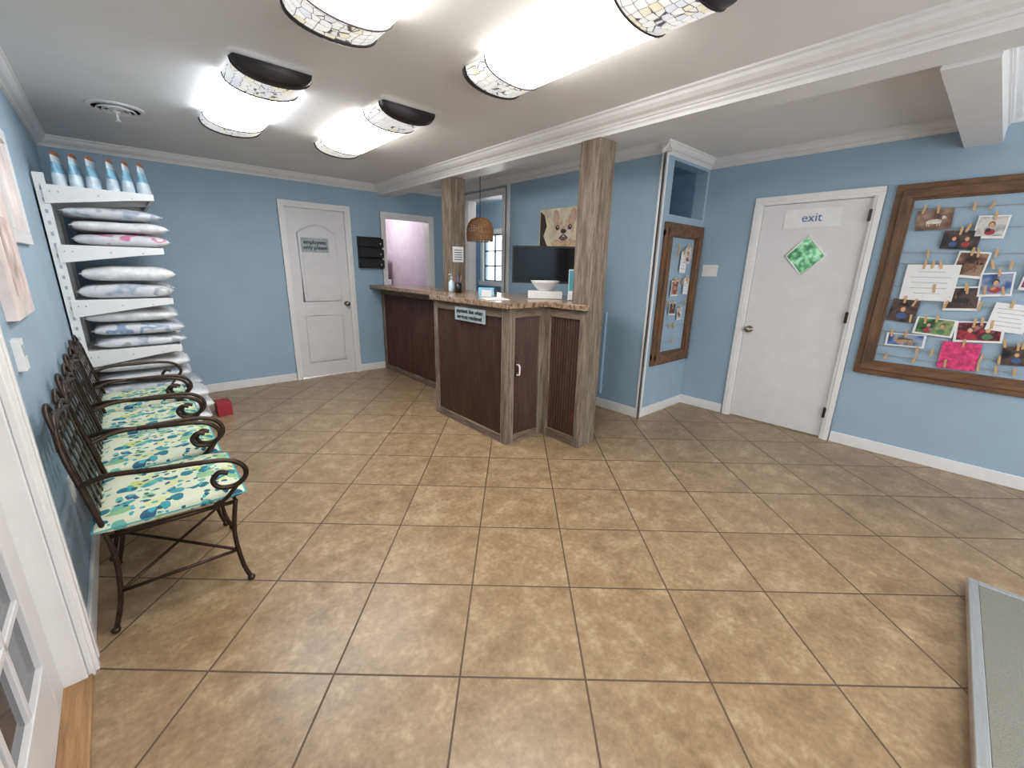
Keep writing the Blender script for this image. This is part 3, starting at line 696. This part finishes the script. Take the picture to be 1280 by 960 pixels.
items=[(.43,1.845,.19,.14,PH_SEPIA,0),(.265,1.70,.19,.125,PH_DARK,0),(.135,1.78,.15,.15,PH_LT,1),(.18,1.53,.16,.18,PH_SEPIA,1),(.365,1.40,.29,.26,PAPER,0),(.03,1.40,.16,.16,PH_BLUE,1),
(.17,1.295,.18,.17,PH_DARK,1),(.465,1.185,.16,.17,PH_DARK,0),(.27,1.08,.22,.13,PH_GREEN,1),(.41,.96,.23,.10,PH_BLUE,1),(.04,1.07,.24,.15,PH_RED,1),(-.08,1.18,.18,.19,PAPER,0),(.10,.885,.20,.20,PINK,0),
(-.17,.93,.14,.13,PH_DARK,0),(-.16,1.45,.16,.17,PH_COL,1),(-.20,1.75,.2,.15,PH_PK,1),(-.33,1.2,.18,.15,PH_COL,1),(-.45,1.6,.18,.22,PAPER,0),(-.5,1.0,.2,.15,PH_RED,1),(-.65,1.4,.16,.2,PH_DARK,1)]
pinboard('photo_pinboard',toU,-.95,.68,.655,2.105,.115,items,[1.93,1.79,1.62,1.54,1.37,1.26,1.14,1.02,.90,.83],FRAMEW)
pinboard('small_photo_pinboard',toV,3.73,4.468,.52,1.88,.125,[(4.13,1.53,.12,.20,PAPER,0),(4.02,1.28,.14,.15,PH_COL,1),(4.02,1.08,.13,.12,PH_DARK,1),(4.18,1.02,.10,.12,PH_LT,1),(4.24,1.3,.1,.16,PAPER,0),(4.2,1.6,.12,.16,PH_LT,0)],[1.68,1.62,1.36,1.15,.92,.76],FRAMEW)
# ---------------------------------------------------------------- left wall art
w=MB(); w.box(UL,UL+.03,2.25,2.70,1.22,1.72,PINKART); w.box(UL+.03,UL+.032,2.36,2.60,1.3,1.58,mat('art_print_rose',(208,186,184),.7,var=.25,vs=9)); onleft(w.build('canvas_art_print',.004))
w=MB(); 
for (a,c,z0,z1) in ((2.85,3.4,1.97,2.03),(2.85,3.4,1.50,1.56),(2.85,2.91,1.56,1.97),(3.34,3.4,1.56,1.97)): w.box(UL,UL+.02,a,c,z0,z1,WHITE)
w.box(UL,UL+.008,2.91,3.34,1.56,1.97,PINKART); onleft(w.build('framed_wall_picture',.003))
w=MB(); w.box(UL,UL+.022,2.2,2.27,1.05,1.16,WHITE); w.box(UL+.022,UL+.024,2.215,2.255,1.1,1.14,SIGN); onleft(w.build('thermostat',.004))
# ---------------------------------------------------------------- shelf unit
P0=UL+.012
w=MB()
for v in (4.40,4.90,5.40):
    w.box(P0,P0+.055,v,v+.04,0,1.99,WHITE)
    for k in range(24): 
        if v==4.40: w.box(P0+.02,P0+.035,v-.001,v,.2+k*.073,.225+k*.073,SIGN)
w.box(P0,P0+.012,4.44,5.40,.1,1.9,WHITE)
shz=[1.92,1.53,1.145,.765,.385]
for z in shz:
    w.box(P0+.055,.265,4.40,5.44,z-.02,z,WHITE); w.box(.255,.275,4.40,5.44,z-.045,z,WHITE)
    for v in (4.39,4.90,5.42):
        w.prism([(P0+.03,v,z-.125),(P0+.03,v,z-.002),(.27,v,z-.002),(.27,v,z-.045),(.12,v,z-.062)],(0,.02,0),WHITE)
    for q in (.06,.1,.3,.48): w.box(P0+q,P0+q+.008,4.3885,4.39,z-.05,z-.040,SIGN)
w.box(P0+.055,.28,4.40,5.44,.0,.05,WHITE)
onleft(w.build('display_shelf',.003))
def bag(u,v,z,L_=.27,W=.2,H=.06,m1=BAGW,seed=0,rz=0):
    w=MB(); M=Matrix.Translation((u,v,z))@Matrix.Rotation(rz,4,'Z')
    w.pillow((0,0,H),L_,W,H,m1,None,18,seed=seed,M=M,pw=(4.5,5),ex=.36)
    for s_ in (1,-1): w.box(s_*L_*.985,s_*(L_+.012),-W*.9,W*.9,H-.002,H+.002,m1,M)
    onleft(w.build('pet_food_bag',0,weld=True))
k=0
spec={1.53:[BAGP,BAGW,BAGK],1.145:[BAGK,BAGW],.765:[BAGK,BAGB,BAGW],.385:[BAGB,BAGK,BAGW]}
for z,cols in spec.items():
    for vv in (4.62,5.12):
        zz=z+.002
        for i,cm in enumerate(cols):
            k+=1; H=random.uniform(.038,.045) if len(cols)==3 else .055
            bag(.03+random.uniform(-.02,.03),vv+random.uniform(-.01,.01),zz,.27 if z>.5 else .29,.205,H,cm,k,random.uniform(-.06,.06))
            zz+=2*H*1.14+.003
for vv in (4.63,5.13):
    zz=.053
    for i in range(3):
        k+=1; bag(.07+random.uniform(-.01,.02),vv,zz,.33,.21,.045,random.choice([BAGW,BAGB]),k,random.uniform(-.04,.04)); zz+=.105
w=MB(); w.box(.47,.59,4.66,4.84,0,.13,RED); onleft(w.build('red_treat_box',.004))
for i in range(6):
    w=MB(); u=-.21+i*.085+(.02 if i>2 else 0); vv=4.50; M=Matrix.Translation((u,vv,1.922))@Matrix.Rotation(radians(72),4,'Z')
    lv=[(0,.036,.07),(.02,.038,.072),(.08,.030,.071),(.15,.014,.070),(.195,.004,.07),(.222,.002,.05)]; vs=[]
    for z,t,wd in lv:
        for j in range(12):
            a=2*pi*j/12; vs.append(M@Vector((wd*(abs(cos(a))**.6)*(1 if cos(a)>0 else -1),t*sin(a),z)))
    for a in range(len(lv)-1):
        fs=[(j,(j+1)%12,12+(j+1)%12,12+j) for j in range(12)]
        w.add(vs[a*12:(a+2)*12],fs,[POUCHW,POUCHW,POUCH,POUCHW,RUST][a],True)
    onleft(w.build('treat_pouch'))
# ---------------------------------------------------------------- chairs
cb=MB(); R=.0095
for s_ in (1,-1):
    cb.tube(smoothpts([(.245,s_*.255,.008),(.222,s_*.25,.10),(.212,s_*.245,.26),(.235,s_*.25,.42)]),R,IRON); cb.sphere((.245,s_*.255,.012),.016,IRON,8,.75)
    cb.tube(smoothpts([(-.225,s_*.255,.008),(-.19,s_*.25,.14),(-.175,s_*.245,.30),(-.185,s_*.245,.44),(-.21,s_*.24,.60),(-.235,s_*.235,.75),(-.245,s_*.20,.84),(-.25,s_*.13,.88),(-.253,s_*.05,.87),(-.25,s_*.03,.84),(-.247,s_*.06,.82),(-.246,s_*.09,.835)]),R,IRON)
    cb.sphere((-.225,s_*.255,.012),.016,IRON,8,.75)
    cb.tube(smoothpts([(-.215,s_*.24,.64),(-.13,s_*.262,.665),(0,s_*.295,.66),(.13,s_*.315,.655),(.225,s_*.32,.64),(.275,s_*.318,.60),(.28,s_*.312,.55),(.24,s_*.305,.515),(.185,s_*.30,.52),(.165,s_*.297,.555),(.19,s_*.297,.585),(.22,s_*.298,.575)]),.0105,IRON)
    cb.tube(smoothpts([(.25,s_*.307,.52),(.20,s_*.285,.455),(.15,s_*.252,.415)]),R*.9,IRON)
    cb.tube([(.215,s_*.247,.17),(-.185,s_*.25,.17)],R*.75,IRON)
    cb.tube(smoothpts([(-.246,s_*.20,.84),(-.258,s_*.17,.91),(-.26,s_*.11,.925),(-.258,s_*.07,.89),(-.255,s_*.11,.87)]),R*.8,IRON)
cb.tube([(.235,-.25,.412),(.235,.25,.412),(-.185,.245,.412),(-.185,-.245,.412)],R,IRON,closed=True)
cb.tube([(.215,.247,.17),(-.185,-.25,.17)],R*.7,IRON); cb.tube([(.215,-.247,.17),(-.185,.25,.17)],R*.7,IRON)
for y in (-.08,.08): cb.tube([(.235,y,.412),(-.185,y,.412)],R*.6,IRON)
for y in (-.16,-.08,0,.08,.16):
    pts=smoothpts([(-.187,y,.42),(-.211,y,.60),(-.234,y,.75),(-.245,y,.85)],4)
    for a,c in zip(pts,pts[1:]): cb.prism([(a.x-.002,y-.014,a.z),(a.x+.002,y-.014,a.z),(a.x+.002,y+.014,a.z),(a.x-.002,y+.014,a.z)],c-a,IRON)
for z in (.50,.575,.65,.725,.795):
    x=-.192-(z-.44)*.145
    cb.prism([(x-.005,-.24,z-.014),(x-.001,-.24,z-.014),(x-.001,-.24,z+.014),(x-.005,-.24,z+.014)],(0,.48,0),IRON)
cb.tube(smoothpts([(-.246,-.20,.84),(-.25,-.1,.855),(-.252,0,.865),(-.25,.1,.855),(-.246,.20,.84)]),R,IRON)
cb.pillow((.03,0,.450),.245,.258,.036,FLORAL,None,24,seed=2,pw=(6,6),ex=.4,wb=.5,pn=0)
cb.pillow((.03,0,.450),.252,.265,.006,PIPING,None,10,seed=3,pw=(9,9),wb=0,pn=0)
first=None
for i,v in enumerate((2.29,2.86,3.43,4.00)):
    lx=-.055-.037*(v-2.29)
    if first is None: first=cb.build('wrought_iron_armchair',0,loc=(lx,v,0),weld=False)
    else:
        o=bpy.data.objects.new('wrought_iron_armchair',first.data); sc.collection.objects.link(o); o.location=(lx,v,0)
# ---------------------------------------------------------------- pet scale
w=MB(); s0,s1,t0,t1=-1.15,0,-.66,0; q=.034
w.box(s0,s1,t0,t1,.012,.050,STEEL); w.box(s0,s1,t1-q,t1,.0501,.060,STEEL);w.box(s0,s1,t0,t0+q,.0501,.060,STEEL);w.box(s0,s0+q,t0+q,t1-q,.0502,.060,STEEL);w.box(s1-q,s1,t0+q,t1-q,.0502,.060,STEEL)
w.box(s0+q+.001,s1-q-.001,t0+q+.001,t1-q-.001,.0502,.056,RUBBER)
for x in (s0+.08,s1-.08):
    for y in (t0+.08,t1-.08): w.lathe([(.025,0),(.025,.013)],(x,y,0),BLACK,12)
o=w.build('pet_scale',.003); o.location=(2.775,-.19,0); o.rotation_euler=(0,0,radians(3))
# ---------------------------------------------------------------- light
wd=bpy.data.worlds.new('sky'); sc.world=wd; wd.use_nodes=True
bg=wd.node_tree.nodes['Background']; bg.inputs[0].default_value=(.92,.96,1,1); bg.inputs[1].default_value=4.5
def fill_light(name,loc,e,r=.1,c=(1,.95,.9)):
    l=bpy.data.lights.new(name,'POINT'); l.energy=e; l.shadow_soft_size=r; l.color=c
    o=bpy.data.objects.new(name,l); o.location=loc; sc.collection.objects.link(o)
fill_light('back_room_fill',(2.9,7.0,2.3),26); fill_light('hall_fill',(4.3,5.0,2.35),22)  # bare point lights added to brighten the rooms beyond the doorways
# ---------------------------------------------------------------- camera
f,th,r,psi,H=522.44,.2695,.0222,.7246,1.4357
right=Vector((cos(psi),-sin(psi),0)); fw=Vector((sin(psi)*cos(th),cos(psi)*cos(th),-sin(th))); up=Vector((sin(psi)*sin(th),cos(psi)*sin(th),cos(th)))
R_=right*cos(r)+up*sin(r); U_=up*cos(r)-right*sin(r)
M=Matrix((R_,U_,-fw)).transposed().to_4x4(); M.translation=Vector((0,0,H))
cd=bpy.data.cameras.new('camera'); cd.sensor_width=36; cd.lens=f/1280*36; cd.clip_start=.02
co=bpy.data.objects.new('camera',cd); co.matrix_world=M; sc.collection.objects.link(co); sc.camera=co
